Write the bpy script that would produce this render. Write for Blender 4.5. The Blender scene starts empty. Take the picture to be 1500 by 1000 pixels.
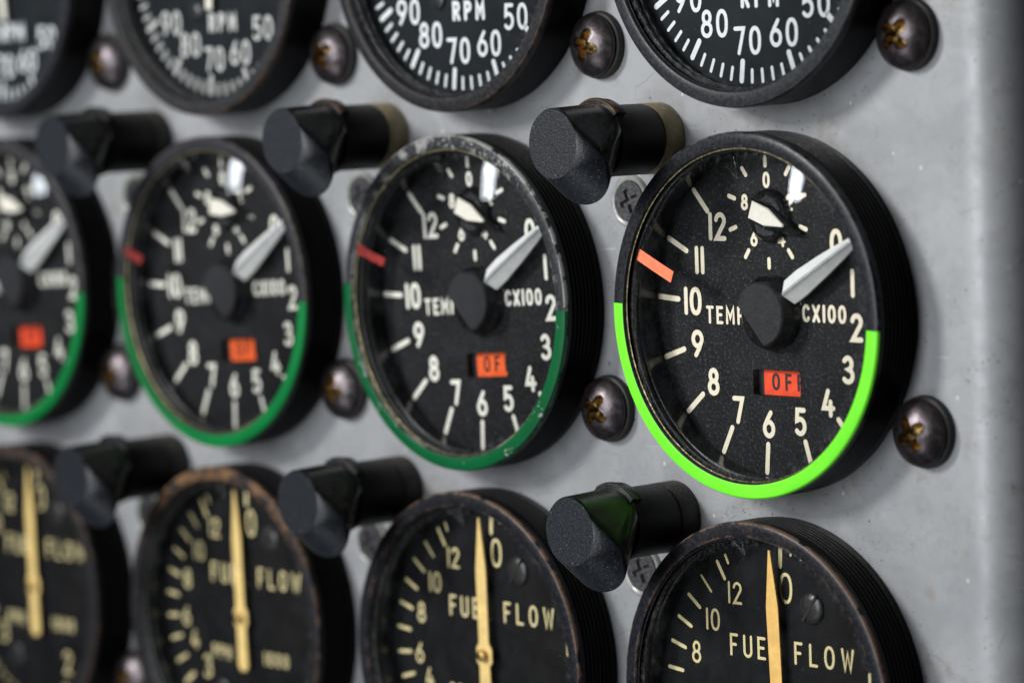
import bpy, bmesh, math, random
from mathutils import Vector, Matrix
random.seed(7)
S = bpy.context.scene
COL = S.collection
PI = math.pi
R_ = math.radians
# ------------------------------------------------------------------ camera, world, lights, exposure
# one unit is one centimetre: x to the right along the panel, z up, y into the panel (panel face at y = 0)
cam_d = bpy.data.cameras.new('camera'); cam = bpy.data.objects.new('camera', cam_d); COL.objects.link(cam)
cam_d.sensor_width = 36.0; cam_d.lens = 5206.0 / 1500 * 36
cam_d.clip_start = 1; cam_d.clip_end = 2000
rt, up, fw = (Vector((0.67044, 0.74116, -0.03439)), Vector((-0.03741, 0.08005, 0.99609)), Vector((-0.74102, 0.66653, -0.08139)))
M = Matrix((rt, up, -fw)).transposed().to_4x4(); M.translation = Vector((40.561, -42.463, 4.444))
cam.matrix_world = M
cam_d.dof.use_dof = True
cam_d.dof.focus_distance = 59.4
cam_d.dof.aperture_fstop = 0.125
S.camera = cam

W = bpy.data.worlds.new("World"); S.world = W; W.use_nodes = True
bg = W.node_tree.nodes['Background']; bg.inputs[0].default_value = (0.75, 0.87, 1.0, 1); bg.inputs[1].default_value = 0.012

def area(name, loc, target, sx, sy, power, color=(1, 1, 1), roll=0.0):
    d = bpy.data.lights.new(name, 'AREA'); d.shape = 'RECTANGLE'; d.size = sx; d.size_y = sy; d.energy = power; d.color = color
    o = bpy.data.objects.new(name, d); COL.objects.link(o)
    q = (Vector(target) - Vector(loc)).to_track_quat('-Z', 'Y')
    o.matrix_world = Matrix.Translation(loc) @ q.to_matrix().to_4x4() @ Matrix.Rotation(roll, 4, 'Z')
    return o
area('softbox_key', (-46, -86, 42), (-6, 0, 0), 17, 22, 90000, (1.0, 0.99, 0.97))
area('softbox_front', (-10, -100, 12), (-6, 0, 0), 24, 60, 62000, (0.96, 0.98, 1.0))
area('fill_low', (-22, -78, -52), (-8, 0, 0), 36, 22, 13000, (0.92, 0.96, 1.0))
# long strip lamp that mirrors in every cover glass
STRIP = Vector((-92, -118, 36))
area('strip_lamp_long', STRIP, (-9, 0, 0), 5.0, 15, 5200, (0.86, 0.93, 1.0), R_(10))
area('strip_lamp_short', STRIP + Vector((2, -1.6, 12.5)), (-7, -1.6, 12.5), 6.5, 7.5, 2600, (0.86, 0.93, 1.0), R_(10))

S.view_settings.view_transform = 'Standard'; S.view_settings.look = 'None'; S.view_settings.gamma = 1.0
S.view_settings.exposure = 0.0
S.cycles.max_bounces = 8

# ------------------------------------------------------------------ node helpers
class NT:
    def __init__(s, name):
        s.m = bpy.data.materials.new(name); s.m.use_nodes = True
        s.t = s.m.node_tree; s.b = s.t.nodes['Principled BSDF']; s._co = None
    def n(s, typ, **kw):
        x = s.t.nodes.new(typ)
        for k, v in kw.items(): setattr(x, k, v)
        return x
    def put(s, sock, v):
        if isinstance(v, bpy.types.NodeSocket): s.t.links.new(v, sock)
        elif isinstance(v, (tuple, list)):
            sock.default_value = tuple(v) + ((1,) if len(v) == 3 and len(sock.default_value) == 4 else ())
        else: sock.default_value = v
    def set(s, **kw):
        for k, v in kw.items(): s.put(s.b.inputs[k.replace('_', ' ')], v)
        return s
    def co(s):
        if s._co is None: s._co = s.n('ShaderNodeTexCoord').outputs['Object']
        return s._co
    def xyz(s):
        x = s.n('ShaderNodeSeparateXYZ'); s.put(x.inputs[0], s.co()); return x.outputs
    def ma(s, op, a, b=0.0, c=None, clamp=False):
        x = s.n('ShaderNodeMath', operation=op, use_clamp=clamp); s.put(x.inputs[0], a); s.put(x.inputs[1], b)
        if c is not None: s.put(x.inputs[2], c)
        return x.outputs[0]
    def mapv(s, scale=(1, 1, 1), loc=(0, 0, 0), rot=(0, 0, 0)):
        x = s.n('ShaderNodeMapping'); s.put(x.inputs[0], s.co()); x.inputs['Location'].default_value = loc
        x.inputs['Rotation'].default_value = rot; x.inputs['Scale'].default_value = scale; return x.outputs[0]
    def noise(s, scale, detail=3, rough=0.55, vec=None, dist=0.0):
        x = s.n('ShaderNodeTexNoise'); s.put(x.inputs['Vector'], vec if vec is not None else s.co())
        x.inputs['Scale'].default_value = scale; x.inputs['Detail'].default_value = detail
        x.inputs['Roughness'].default_value = rough; x.inputs['Distortion'].default_value = dist
        return x.outputs['Fac']
    def vor(s, scale, vec=None, out='Distance', rnd=1.0):
        x = s.n('ShaderNodeTexVoronoi'); s.put(x.inputs['Vector'], vec if vec is not None else s.co())
        x.inputs['Scale'].default_value = scale; x.inputs['Randomness'].default_value = rnd; return x.outputs[out]
    def step(s, v, lo, hi, a=0.0, b=1.0, interp='SMOOTHSTEP'):
        x = s.n('ShaderNodeMapRange', interpolation_type=interp); s.put(x.inputs[0], v)
        for i, q in enumerate((lo, hi, a, b)): s.put(x.inputs[i + 1], q)
        return x.outputs[0]
    def mix(s, f, a, b):
        x = s.n('ShaderNodeMix', data_type='RGBA'); s.put(x.inputs[0], f); s.put(x.inputs[6], a); s.put(x.inputs[7], b); return x.outputs[2]
    def bump(s, h, strength=0.3, dist=0.02):
        x = s.n('ShaderNodeBump'); s.put(x.inputs['Height'], h); x.inputs['Strength'].default_value = strength
        x.inputs['Distance'].default_value = dist; s.put(s.b.inputs['Normal'], x.outputs[0]); return s

# ------------------------------------------------------------------ materials
def m_panel():
    n = NT('panel_paint')
    cloud = n.noise(0.35, 5, 0.6, dist=0.6)
    fine = n.noise(2.2, 6, 0.65)
    c = n.mix(n.step(cloud, 0.35, 0.65), (0.258, 0.267, 0.280), (0.325, 0.334, 0.348))
    c = n.mix(n.ma('MULTIPLY', n.step(fine, 0.50, 0.72), 0.55), c, (0.20, 0.20, 0.208))
    mid = n.noise(0.9, 6, 0.7, n.mapv((1, 1, 1), (31, 5, 17)), dist=1.2)
    c = n.mix(n.ma('MULTIPLY', n.step(mid, 0.50, 0.66), 0.20), c, (0.42, 0.43, 0.445))
    c = n.mix(n.ma('MULTIPLY', n.step(mid, 0.46, 0.34), 0.18), c, (0.19, 0.19, 0.20))
    # warm grime smears
    g = n.noise(1.1, 5, 0.7, n.mapv(loc=(7, 3, 2)))
    c = n.mix(n.ma('MULTIPLY', n.step(g, 0.56, 0.72), 0.45), c, (0.20, 0.165, 0.13))
    # dark hair-thin scuffs and pale scratches at a few angles
    for i, (ang, lo) in enumerate(((20, 0.775), (-35, 0.78), (70, 0.78))):
        sc = n.noise(5.0, 2, 0.5, n.mapv((0.14, 1, 2.6), (i * 9.1, 0, i * 4.7), (0, R_(ang), 0)), dist=0.35)
        c = n.mix(n.ma('MULTIPLY', n.step(sc, lo - 0.03, lo), 0.5), c, (0.6, 0.62, 0.64) if i != 1 else (0.12, 0.12, 0.12))
    hair = n.vor(0.9, n.mapv(loc=(2, 1, 5)), 'Distance')
    sw = n.noise(0.8, 2, 0.5, n.mapv(loc=(3, 0, 8)))
    line = n.ma('ABSOLUTE', n.ma('SUBTRACT', n.noise(0.9, 3, 0.55, n.mapv(loc=(11, 0, 2))), 0.5))
    c = n.mix(n.ma('MULTIPLY', n.step(line, 0.0, 0.0045, 1, 0), n.ma('MULTIPLY', n.step(sw, 0.53, 0.6), 0.45)), c, (0.13, 0.13, 0.135))
    ring = n.ma('ABSOLUTE', n.ma('SUBTRACT', n.vor(0.55, n.mapv(loc=(1, 2, 7)), 'Distance'), 0.62))
    c = n.mix(n.ma('MULTIPLY', n.step(ring, 0.0, 0.012, 1, 0), n.ma('MULTIPLY', n.step(n.noise(1.6, 4, 0.7, n.mapv(loc=(6, 6, 1))), 0.50, 0.62), 0.5)), c, (0.15, 0.15, 0.155))
    chip = n.ma('MULTIPLY', n.step(n.noise(6.5, 3, 0.5, n.mapv(loc=(2, 8, 4))), 0.72, 0.735), n.step(n.noise(0.6, 2, 0.5, n.mapv(loc=(5, 1, 1))), 0.5, 0.56))
    c = n.mix(n.ma('MULTIPLY', chip, 0.6), c, (0.55, 0.54, 0.50))
    # specks
    v = n.vor(3.1); m = n.step(v, 0.045, 0.075, 1, 0); gate = n.step(n.noise(0.7, 2), 0.44, 0.52)
    c = n.mix(n.ma('MULTIPLY', m, n.ma('MULTIPLY', gate, 0.9)), c, (0.05, 0.045, 0.04))
    v2 = n.vor(9.0, n.mapv(loc=(4, 4, 4))); c = n.mix(n.ma('MULTIPLY', n.step(v2, 0.06, 0.1, 1, 0), n.ma('MULTIPLY', n.step(n.noise(1.3, 3, 0.6, n.mapv(loc=(1, 9, 3))), 0.56, 0.62), 0.8)), c, (0.06, 0.05, 0.045))
    X, Y, Z = n.xyz()
    fx = n.ma('SUBTRACT', n.ma('FLOORED_MODULO', n.ma('ADD', X, 7.168 / 2), 7.168), 7.168 / 2); fz = n.ma('SUBTRACT', n.ma('FLOORED_MODULO', n.ma('ADD', Z, 3.201), 6.402), 3.201)
    rad = n.ma('SQRT', n.ma('ADD', n.ma('MULTIPLY', fx, fx), n.ma('MULTIPLY', fz, fz)))
    v4 = n.vor(7.5, n.mapv(loc=(8, 3, 5))); c = n.mix(n.ma('MULTIPLY', n.step(v4, 0.09, 0.15, 1, 0), n.ma('MULTIPLY', n.step(rad, 3.75, 3.15), n.step(n.noise(2.0, 3, 0.6, n.mapv(loc=(3, 3, 9))), 0.42, 0.55))), c, (0.055, 0.045, 0.04))
    v3 = n.vor(1.7, n.mapv((1, 1, 0.8), (9, 2, 6))); c = n.mix(n.ma('MULTIPLY', n.step(v3, 0.03, 0.06, 1, 0), 0.55), c, (0.75, 0.74, 0.70))
    n.set(Base_Color=c, Roughness=n.step(fine, 0.3, 0.7, 0.36, 0.5), Metallic=0.12)
    return n.bump(n.ma('ADD', n.noise(30, 3, 0.6), n.ma('MULTIPLY', cloud, 2.0)), 0.14, 0.02).m
def m_black(name, col=(0.012, 0.012, 0.014), rough=0.35, dust=0.0, dustcol=(0.16, 0.13, 0.10), grain=25, bump=0.15, dust_axis_up=True, metallic=0.0, spec=0.5, speckle=0.0):
    n = NT(name); f = n.noise(grain, 4, 0.65); c = n.mix(n.step(f, 0.4, 0.75), col, tuple(min(1, x * 1.7 + 0.004) for x in col))
    if dust:
        geo = n.n('ShaderNodeNewGeometry'); sp = n.n('ShaderNodeSeparateXYZ'); n.put(sp.inputs[0], geo.outputs['Normal'])
        upm = n.step(sp.outputs[2], 0.25, 0.95) if dust_axis_up else 1.0
        d = n.ma('MULTIPLY', n.step(n.noise(14, 5, 0.8), 0.42, 0.72), n.ma('MULTIPLY', upm, dust)); c = n.mix(d, c, dustcol)
        n.set(Roughness=n.ma('ADD', rough, n.ma('MULTIPLY', d, 0.4)))
    else: n.set(Roughness=n.step(f, 0.35, 0.7, rough * 0.85, rough * 1.2))
    if speckle:
        v = n.vor(11, out='Distance'); sp2 = n.ma('MULTIPLY', n.step(v, 0.1, 0.2, 1, 0), n.ma('MULTIPLY', n.step(n.noise(5, 3), 0.45, 0.6), speckle)); c = n.mix(sp2, c, (0.25, 0.25, 0.26))
    n.set(Base_Color=c, Metallic=metallic); n.b.inputs['Specular IOR Level'].default_value = spec
    return n.bump(f, bump, 0.02).m
def m_rim(name, base, edge, edge_amt, chip=None, chip_amt=0.0, seed=0.0, rough=0.38, top=0.0, chips_all=0.0):
    """bezel paint; wear follows the outer and inner edge of the ring, chips gather in the top sector"""
    n = NT(name); x, y, z = n.xyz()
    r = n.ma('SQRT', n.ma('ADD', n.ma('MULTIPLY', x, x), n.ma('MULTIPLY', z, z)))
    h = n.ma('MULTIPLY', y, -1.0)
    nz = n.noise(3.5, 6, 0.7, n.mapv(loc=(seed, seed * 2, 1))); fn = n.noise(16, 4, 0.7, n.mapv(loc=(seed, 1, 1)))
    c = n.mix(n.step(fn, 0.4, 0.7), base, tuple(q * 1.8 + 0.003 for q in base))
    front = n.step(h, 0.84, 0.90)
    oe = n.ma('MULTIPLY', n.step(n.ma('ADD', r, n.ma('MULTIPLY', fn, 0.05)), 2.975, 3.01), front); ie = n.ma('MULTIPLY', n.step(n.ma('SUBTRACT', r, n.ma('MULTIPLY', fn, 0.05)), 2.775, 2.74, 0.0, 1.0), front)
    edges = n.ma('MAXIMUM', oe, n.ma('MULTIPLY', ie, 0.55))
    w = n.ma('MULTIPLY', n.step(n.ma('ADD', nz, n.ma('MULTIPLY', edges, 0.16)), 0.67 - 0.11 * edge_amt, 0.72 - 0.11 * edge_amt), n.ma('MULTIPLY', edges, edge_amt))
    c = n.mix(w, c, edge)
    if chip:
        tp = n.step(z, 1.6, 2.7); m = n.ma('MULTIPLY', n.step(n.ma('ADD', n.ma('MULTIPLY', nz, 0.6), n.ma('MULTIPLY', fn, 0.4)), 0.515, 0.55), n.ma('MULTIPLY', tp, n.ma('MULTIPLY', front, chip_amt)))
        c = n.mix(m, c, chip)
        if chips_all:
            m2 = n.ma('MULTIPLY', n.step(nz, 0.60, 0.62), n.ma('MULTIPLY', front, chips_all)); c = n.mix(m2, c, chip)
    if top:
        tm = n.ma('MULTIPLY', n.step(z, 0.8, 2.8), n.ma('MULTIPLY', n.step(nz, 0.40, 0.62), n.ma('MULTIPLY', front, top))); c = n.mix(tm, c, tuple(q * 0.75 for q in edge))
    # brownish rub on the barrel
    br = n.ma('MULTIPLY', n.step(n.noise(2.0, 4, 0.7, n.mapv((1, 5, 1), (seed, 2, 2))), 0.55, 0.75), n.ma('MULTIPLY', n.step(h, 0.80, 0.70), 0.35)); c = n.mix(n.step(h, 0.82, 0.76), c, (0.006, 0.006, 0.007)); c = n.mix(br, c, (0.035, 0.028, 0.022))
    n.set(Base_Color=c, Roughness=n.step(fn, 0.3, 0.7, rough * 0.8, rough * 1.3), Specular_IOR_Level=n.step(h, 0.78, 0.84, 0.07, 0.20))
    return n.bump(n.ma('ADD', fn, n.ma('MULTIPLY', nz, 0.8)), 0.12, 0.02).m
def m_plain(name, col, rough=0.5, metallic=0.0, var=0.15, scale=12, bump=0.08, emit=0.0, spec=0.5):
    n = NT(name); f = n.noise(scale, 4, 0.6)
    n.set(Base_Color=n.mix(n.step(f, 0.35, 0.7), tuple(q * (1 - var) for q in col), tuple(min(1, q * (1 + var)) for q in col)), Roughness=rough, Metallic=metallic)
    n.b.inputs['Specular IOR Level'].default_value = spec
    return n.bump(f, bump, 0.02).m
def m_green(name, col, chips=0.0, seed=0, rough=0.4, chipcol=(0.35, 0.36, 0.33)):
    n = NT(name); f = n.noise(3.2, 6, 0.7, n.mapv(loc=(seed, 3, 1))); f2 = n.noise(1.5, 3, 0.5)
    c = n.mix(n.step(f2, 0.35, 0.65), tuple(q * 0.88 for q in col), col)
    if chips: c = n.mix(n.ma('MULTIPLY', n.step(f, 0.61, 0.63), chips), c, chipcol)
    n.set(Base_Color=c, Roughness=rough, Specular_IOR_Level=0.2); return n.bump(f, 0.15, 0.02).m
def m_glass():
    n = NT('cover_glass'); t = n.t
    for x in list(t.nodes):
        if x.type == 'BSDF_PRINCIPLED': t.nodes.remove(x)
    outn = [x for x in t.nodes if x.type == 'OUTPUT_MATERIAL'][0]
    tr = n.n('ShaderNodeBsdfTransparent'); tr.inputs[0].default_value = (0.97, 0.98, 0.98, 1)
    gl = n.n('ShaderNodeBsdfGlossy'); gl.inputs['Roughness'].default_value = 0.02
    fr = n.n('ShaderNodeFresnel'); fr.inputs[0].default_value = 1.5
    mx = n.n('ShaderNodeMixShader'); t.links.new(n.ma('MULTIPLY', fr.outputs[0], 1.5), mx.inputs[0]); t.links.new(tr.outputs[0], mx.inputs[1]); t.links.new(gl.outputs[0], mx.inputs[2])
    # thin film of dust, scratches
    df = n.n('ShaderNodeBsdfDiffuse'); df.inputs[0].default_value = (0.6, 0.63, 0.66, 1)
    dust = n.ma('MULTIPLY', n.step(n.noise(2.0, 5, 0.7), 0.35, 0.75), 0.010)
    v = n.vor(7.0); sp = n.ma('MULTIPLY', n.step(v, 0.03, 0.06, 1, 0), n.ma('MULTIPLY', n.step(n.noise(2.5, 2), 0.5, 0.6), 0.30))
    x, y, z = n.xyz(); r = n.ma('SQRT', n.ma('ADD', n.ma('MULTIPLY', x, x), n.ma('MULTIPLY', z, z)))
    rimd = n.ma('MULTIPLY', n.step(r, 2.5, 2.72), n.ma('MULTIPLY', n.step(n.noise(9, 5, 0.8), 0.45, 0.7), 0.07))
    tot = n.ma('ADD', n.ma('ADD', dust, sp), rimd, clamp=True)
    m2 = n.n('ShaderNodeMixShader'); t.links.new(tot, m2.inputs[0]); t.links.new(mx.outputs[0], m2.inputs[1]); t.links.new(df.outputs[0], m2.inputs[2])
    t.links.new(m2.outputs[0], outn.inputs[0])
    return n.m
def m_dial(name, col, sparkle=0.0, rough=0.6, bumps=0.3):
    n = NT(name); f = n.noise(17, 3, 0.7); f2 = n.noise(1.0, 4, 0.6)
    c = n.mix(n.step(f2, 0.3, 0.7), tuple(q * 0.8 for q in col), tuple(q * 1.2 for q in col))
    if sparkle: c = n.mix(n.ma('MULTIPLY', n.step(f, 0.52, 0.70), sparkle), c, (0.07, 0.07, 0.073))
    v = n.vor(6.0); c = n.mix(n.ma('MULTIPLY', n.step(v, 0.03, 0.05, 1, 0), n.ma('MULTIPLY', n.step(n.noise(2.5, 2), 0.52, 0.6), 0.4)), c, (0.3, 0.3, 0.29))
    n.set(Base_Color=c, Roughness=rough); n.b.inputs['Specular IOR Level'].default_value = 0.16
    return n.bump(f, bumps, 0.03).m

MT = dict(
    panel=m_panel(),
    wall=m_black('inner_wall_black', (0.010, 0.010, 0.012), 0.16, grain=8, bump=0.05, speckle=0.3),
    lip=m_black('retaining_ring_black', (0.014, 0.014, 0.016), 0.3, grain=18, bump=0.3, speckle=0.5),
    gold=m_plain('brass_gasket_edge', (0.42, 0.36, 0.20), 0.4, 0.7, 0.6, 20, 0.4),
    glass=m_glass(),
    dial_t=m_dial('crackle_black_dial', (0.008, 0.008, 0.009), 0.8, 0.5, 0.6),
    dial_f=m_dial('satin_black_dial', (0.005, 0.005, 0.006), 0.0, 0.5, 0.1),
    dial_r=m_dial('blue_black_dial', (0.008, 0.011, 0.014), 0.0, 0.5, 0.15),
    ivory=m_plain('ivory_print', (0.90, 0.81, 0.63), 0.6, 0, 0.06, 20),
    white=m_plain('white_print', (0.80, 0.83, 0.85), 0.6, 0, 0.05, 20),
    ivorywhite=m_plain('off_white_print', (0.86, 0.84, 0.75), 0.6, 0, 0.06, 20),
    dimwhite=m_plain('faded_white_print', (0.62, 0.62, 0.60), 0.6, 0, 0.08, 20),
    yellow=m_plain('yellow_print', (0.74, 0.63, 0.33), 0.6, 0, 0.08, 20),
    orange=m_plain('amber_pointer_paint', (0.92, 0.56, 0.17), 0.45, 0, 0.10, 5),
    amber2=m_plain('yellow_pointer_paint', (0.86, 0.62, 0.24), 0.45, 0, 0.10, 5),
    silver=m_plain('silver_white_pointer', (0.90, 0.91, 0.90), 0.28, 0.0, 0.06, 6, 0.05),
    hub=m_black('hub_cap_black', (0.019, 0.019, 0.022), 0.5, grain=30, bump=0.12, spec=0.25),
    knob=m_black('knob_black', (0.004, 0.004, 0.0045), 0.25, grain=12, bump=0.3, spec=0.3),
    ridge=m_plain('grey_ridge_line', (0.42, 0.43, 0.44), 0.3, 0.3, 0.1, 6),
    knobsheen=m_black('knob_facet_sheen', (0.030, 0.031, 0.034), 0.25, grain=7, bump=0.5, spec=0.6),  # lighter grey paints the reflections on the black knob's facets
    cream=m_plain('cream_arrow', (0.86, 0.82, 0.72), 0.5, 0, 0.05, 10),
    flag=m_plain('red_orange_flag', (0.95, 0.07, 0.012), 0.5, 0, 0.12, 6),
    flag2=m_plain('orange_flag', (0.95, 0.12, 0.015), 0.5, 0, 0.12, 6),
    ink=m_plain('black_ink', (0.02, 0.008, 0.008), 0.6),
    tape=m_plain('coral_red_tape', (0.90, 0.20, 0.09), 0.55, 0, 0.12, 9),
    redpaint=m_plain('red_paint_mark', (0.20, 0.008, 0.005), 0.45, 0, 0.4, 6),
    g_neon=m_green('fluorescent_green_tape', (0.185, 0.90, 0.035), 0.0),
    g_dark=m_green('dark_green_paint', (0.001, 0.095, 0.028), 0.95, 2.0),
    g_mid=m_green('mid_green_paint', (0.002, 0.165, 0.038), 0.0, 5.0),
    post=m_black('post_black', (0.004, 0.004, 0.004), 0.5, dust=0.3, dustcol=(0.10, 0.085, 0.07), grain=20, bump=0.2, spec=0.14),
    postfront=m_black('hood_blue_black', (0.009, 0.011, 0.015), 0.36, grain=24, bump=0.4, speckle=0.4),
    collar=m_black('olive_tan_collar', (0.25, 0.205, 0.115), 0.5, dust=0.8, dustcol=(0.25, 0.19, 0.14), grain=6, bump=0.3),
    collarb=m_black('black_collar', (0.012, 0.011, 0.010), 0.55, dust=0.85, dustcol=(0.14, 0.12, 0.09), grain=12, bump=0.4),
    clip=m_plain('worn_bronze_clip', (0.16, 0.085, 0.045), 0.35, 0.7, 0.4, 9, 0.2),
    clipb=m_black('black_clip', (0.022, 0.022, 0.022), 0.3, grain=9),
    lensg=m_black('dark_green_filter', (0.0008, 0.007, 0.0015), 0.32, grain=5, bump=0.04),
    lensk=m_black('black_filter', (0.006, 0.006, 0.006), 0.28, grain=5, bump=0.04),
    head=m_black('oxidised_screw_steel', (0.062, 0.053, 0.057), 0.33, grain=7, bump=0.3, metallic=0.85, speckle=0.25),
    brass=m_plain('worn_gold_recess', (0.34, 0.23, 0.085), 0.33, 0.85, 0.95, 7, 0.8),
    rubber=m_black('rubber_washer', (0.012, 0.012, 0.011), 0.6, dust=0.4, dustcol=(0.1, 0.08, 0.06), grain=14, bump=0.4, dust_axis_up=False),
    flat=m_black('grey_flat_screw', (0.055, 0.055, 0.06), 0.45, grain=14, bump=0.4, metallic=0.6, speckle=0.3),
    clearring=m_plain('pale_nylon_washer', (0.26, 0.27, 0.25), 0.25, 0, 0.25, 5, 0.1),
    dialscrew=m_black('blackened_slot_screw', (0.016, 0.016, 0.018), 0.34, grain=20, bump=0.1),
    slot=m_black('slot_dark', (0.003, 0.003, 0.003), 0.6),
)
RIM = dict(
    t0=m_rim('satin_black_bezel', (0.014, 0.015, 0.018), (0.10, 0.10, 0.11), 0.5, seed=1, rough=0.3),
    t1=m_rim('chipped_black_bezel', (0.022, 0.023, 0.026), (0.42, 0.42, 0.40), 0.8, (0.30, 0.30, 0.29), 0.8, seed=4.4, rough=0.36, chips_all=0.2),
    t2=m_rim('black_bezel_plain', (0.022, 0.022, 0.026), (0.14, 0.11, 0.07), 0.5, seed=6, rough=0.34),
    t3=m_rim('black_bezel_soft', (0.024, 0.024, 0.028), (0.12, 0.10, 0.08), 0.4, seed=9, rough=0.34),
    f0=m_rim('brown_worn_bezel', (0.008, 0.009, 0.012), (0.17, 0.11, 0.08), 0.85, seed=11.5, rough=0.34, top=0.10),
    f1=m_rim('brown_edged_bezel', (0.008, 0.009, 0.012), (0.18, 0.11, 0.075), 0.8, seed=14.2, rough=0.34, top=0.06),
    f2=m_rim('copper_topped_bezel', (0.012, 0.012, 0.014), (0.30, 0.165, 0.08), 0.35, seed=17, rough=0.36, top=0.75),
    f3=m_rim('dark_brown_bezel', (0.012, 0.012, 0.014), (0.20, 0.12, 0.07), 0.35, seed=21, rough=0.36, top=0.35),
    r0=m_rim('charcoal_bezel', (0.020, 0.021, 0.024), (0.07, 0.065, 0.06), 0.5, seed=23, rough=0.34),
    r1=m_rim('black_bezel_brown_edge', (0.016, 0.016, 0.018), (0.10, 0.07, 0.05), 0.55, seed=26, rough=0.36),
    r2=m_rim('bezel_orange_rubs', (0.022, 0.023, 0.025), (0.14, 0.075, 0.04), 0.6, seed=29, rough=0.36),
    r3=m_rim('blue_black_bezel', (0.016, 0.017, 0.021), (0.05, 0.05, 0.05), 0.4, seed=31, rough=0.36),
)

# ------------------------------------------------------------------ object helpers
def empty(name, loc, label=None, cat=None, group=None):
    o = bpy.data.objects.new(name, None); o.location = loc; o.empty_display_size = 0.5; COL.objects.link(o)
    if label: o['label'] = label
    if cat: o['category'] = cat
    if group: o['group'] = group
    return o
def mesh(name, verts, faces, smooth=True, ang=30):
    me = bpy.data.meshes.new(name); me.from_pydata(verts, [], faces)
    bm = bmesh.new(); bm.from_mesh(me); bmesh.ops.recalc_face_normals(bm, faces=bm.faces)
    for f in bm.faces: f.smooth = smooth
    if smooth:
        for e in bm.edges:
            if len(e.link_faces) == 2 and e.calc_face_angle(0) > R_(ang): e.smooth = False
    bm.to_mesh(me); bm.free(); return me
def obj(name, me, mat, parent=None, loc=(0, 0, 0), rot=None, label=None):
    o = bpy.data.objects.new(name, me); COL.objects.link(o)
    if mat is not None:
        if len(me.materials) == 0: me.materials.append(mat)
        if me.materials[0] is not mat:
            o.material_slots[0].link = 'OBJECT'; o.material_slots[0].material = mat
    o.parent = parent; o.location = loc
    if rot is not None: o.rotation_euler = rot
    if label: o['label'] = label
    return o
def revolve(prof, seg=128, a0=0.0, a1=2 * PI, closed_prof=False, wob=None):
    full = abs((a1 - a0) - 2 * PI) < 1e-6; n = seg if full else seg + 1; V = []; F = []
    for i in range(n):
        a = a0 + (a1 - a0) * i / seg; s, c = math.sin(a), math.cos(a)
        for (r, h) in prof:
            V.append((r * s, -h, r * c))
    k = len(prof)
    for i in range(seg):
        i2 = (i + 1) % n
        for j in range(k if closed_prof else k - 1):
            j2 = (j + 1) % k; F.append((i * k + j, i2 * k + j, i2 * k + j2, i * k + j2))
    if closed_prof and not full:
        F.append(tuple(range(k))); F.append(tuple((n - 1) * k + j for j in range(k)))
    return V, F
def prism(pts, h0, h1, bev=0.0):
    """outline pts (x,z) extruded from height h0 to h1 above the panel, top edge pulled in by bev"""
    n = len(pts); cx = sum(p[0] for p in pts) / n; cz = sum(p[1] for p in pts) / n
    V = [(p[0], -h0, p[1]) for p in pts] + [(p[0], -(h1 - bev), p[1]) for p in pts]; F = []
    L = 2
    if bev:
        for p in pts:
            d = math.hypot(p[0] - cx, p[1] - cz) or 1
            V.append((p[0] - (p[0] - cx) / d * bev, -h1, p[1] - (p[1] - cz) / d * bev))
        L = 3
    for l in range(L - 1):
        for i in range(n):
            j = (i + 1) % n; F.append((l * n + i, l * n + j, (l + 1) * n + j, (l + 1) * n + i))
    F.append(tuple(range((L - 1) * n, L * n))); F.append(tuple(range(n)))
    return V, F
def pol(r, deg, cx=0, cz=0): return (cx + r * math.sin(R_(deg)), cz + r * math.cos(R_(deg)))

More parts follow.
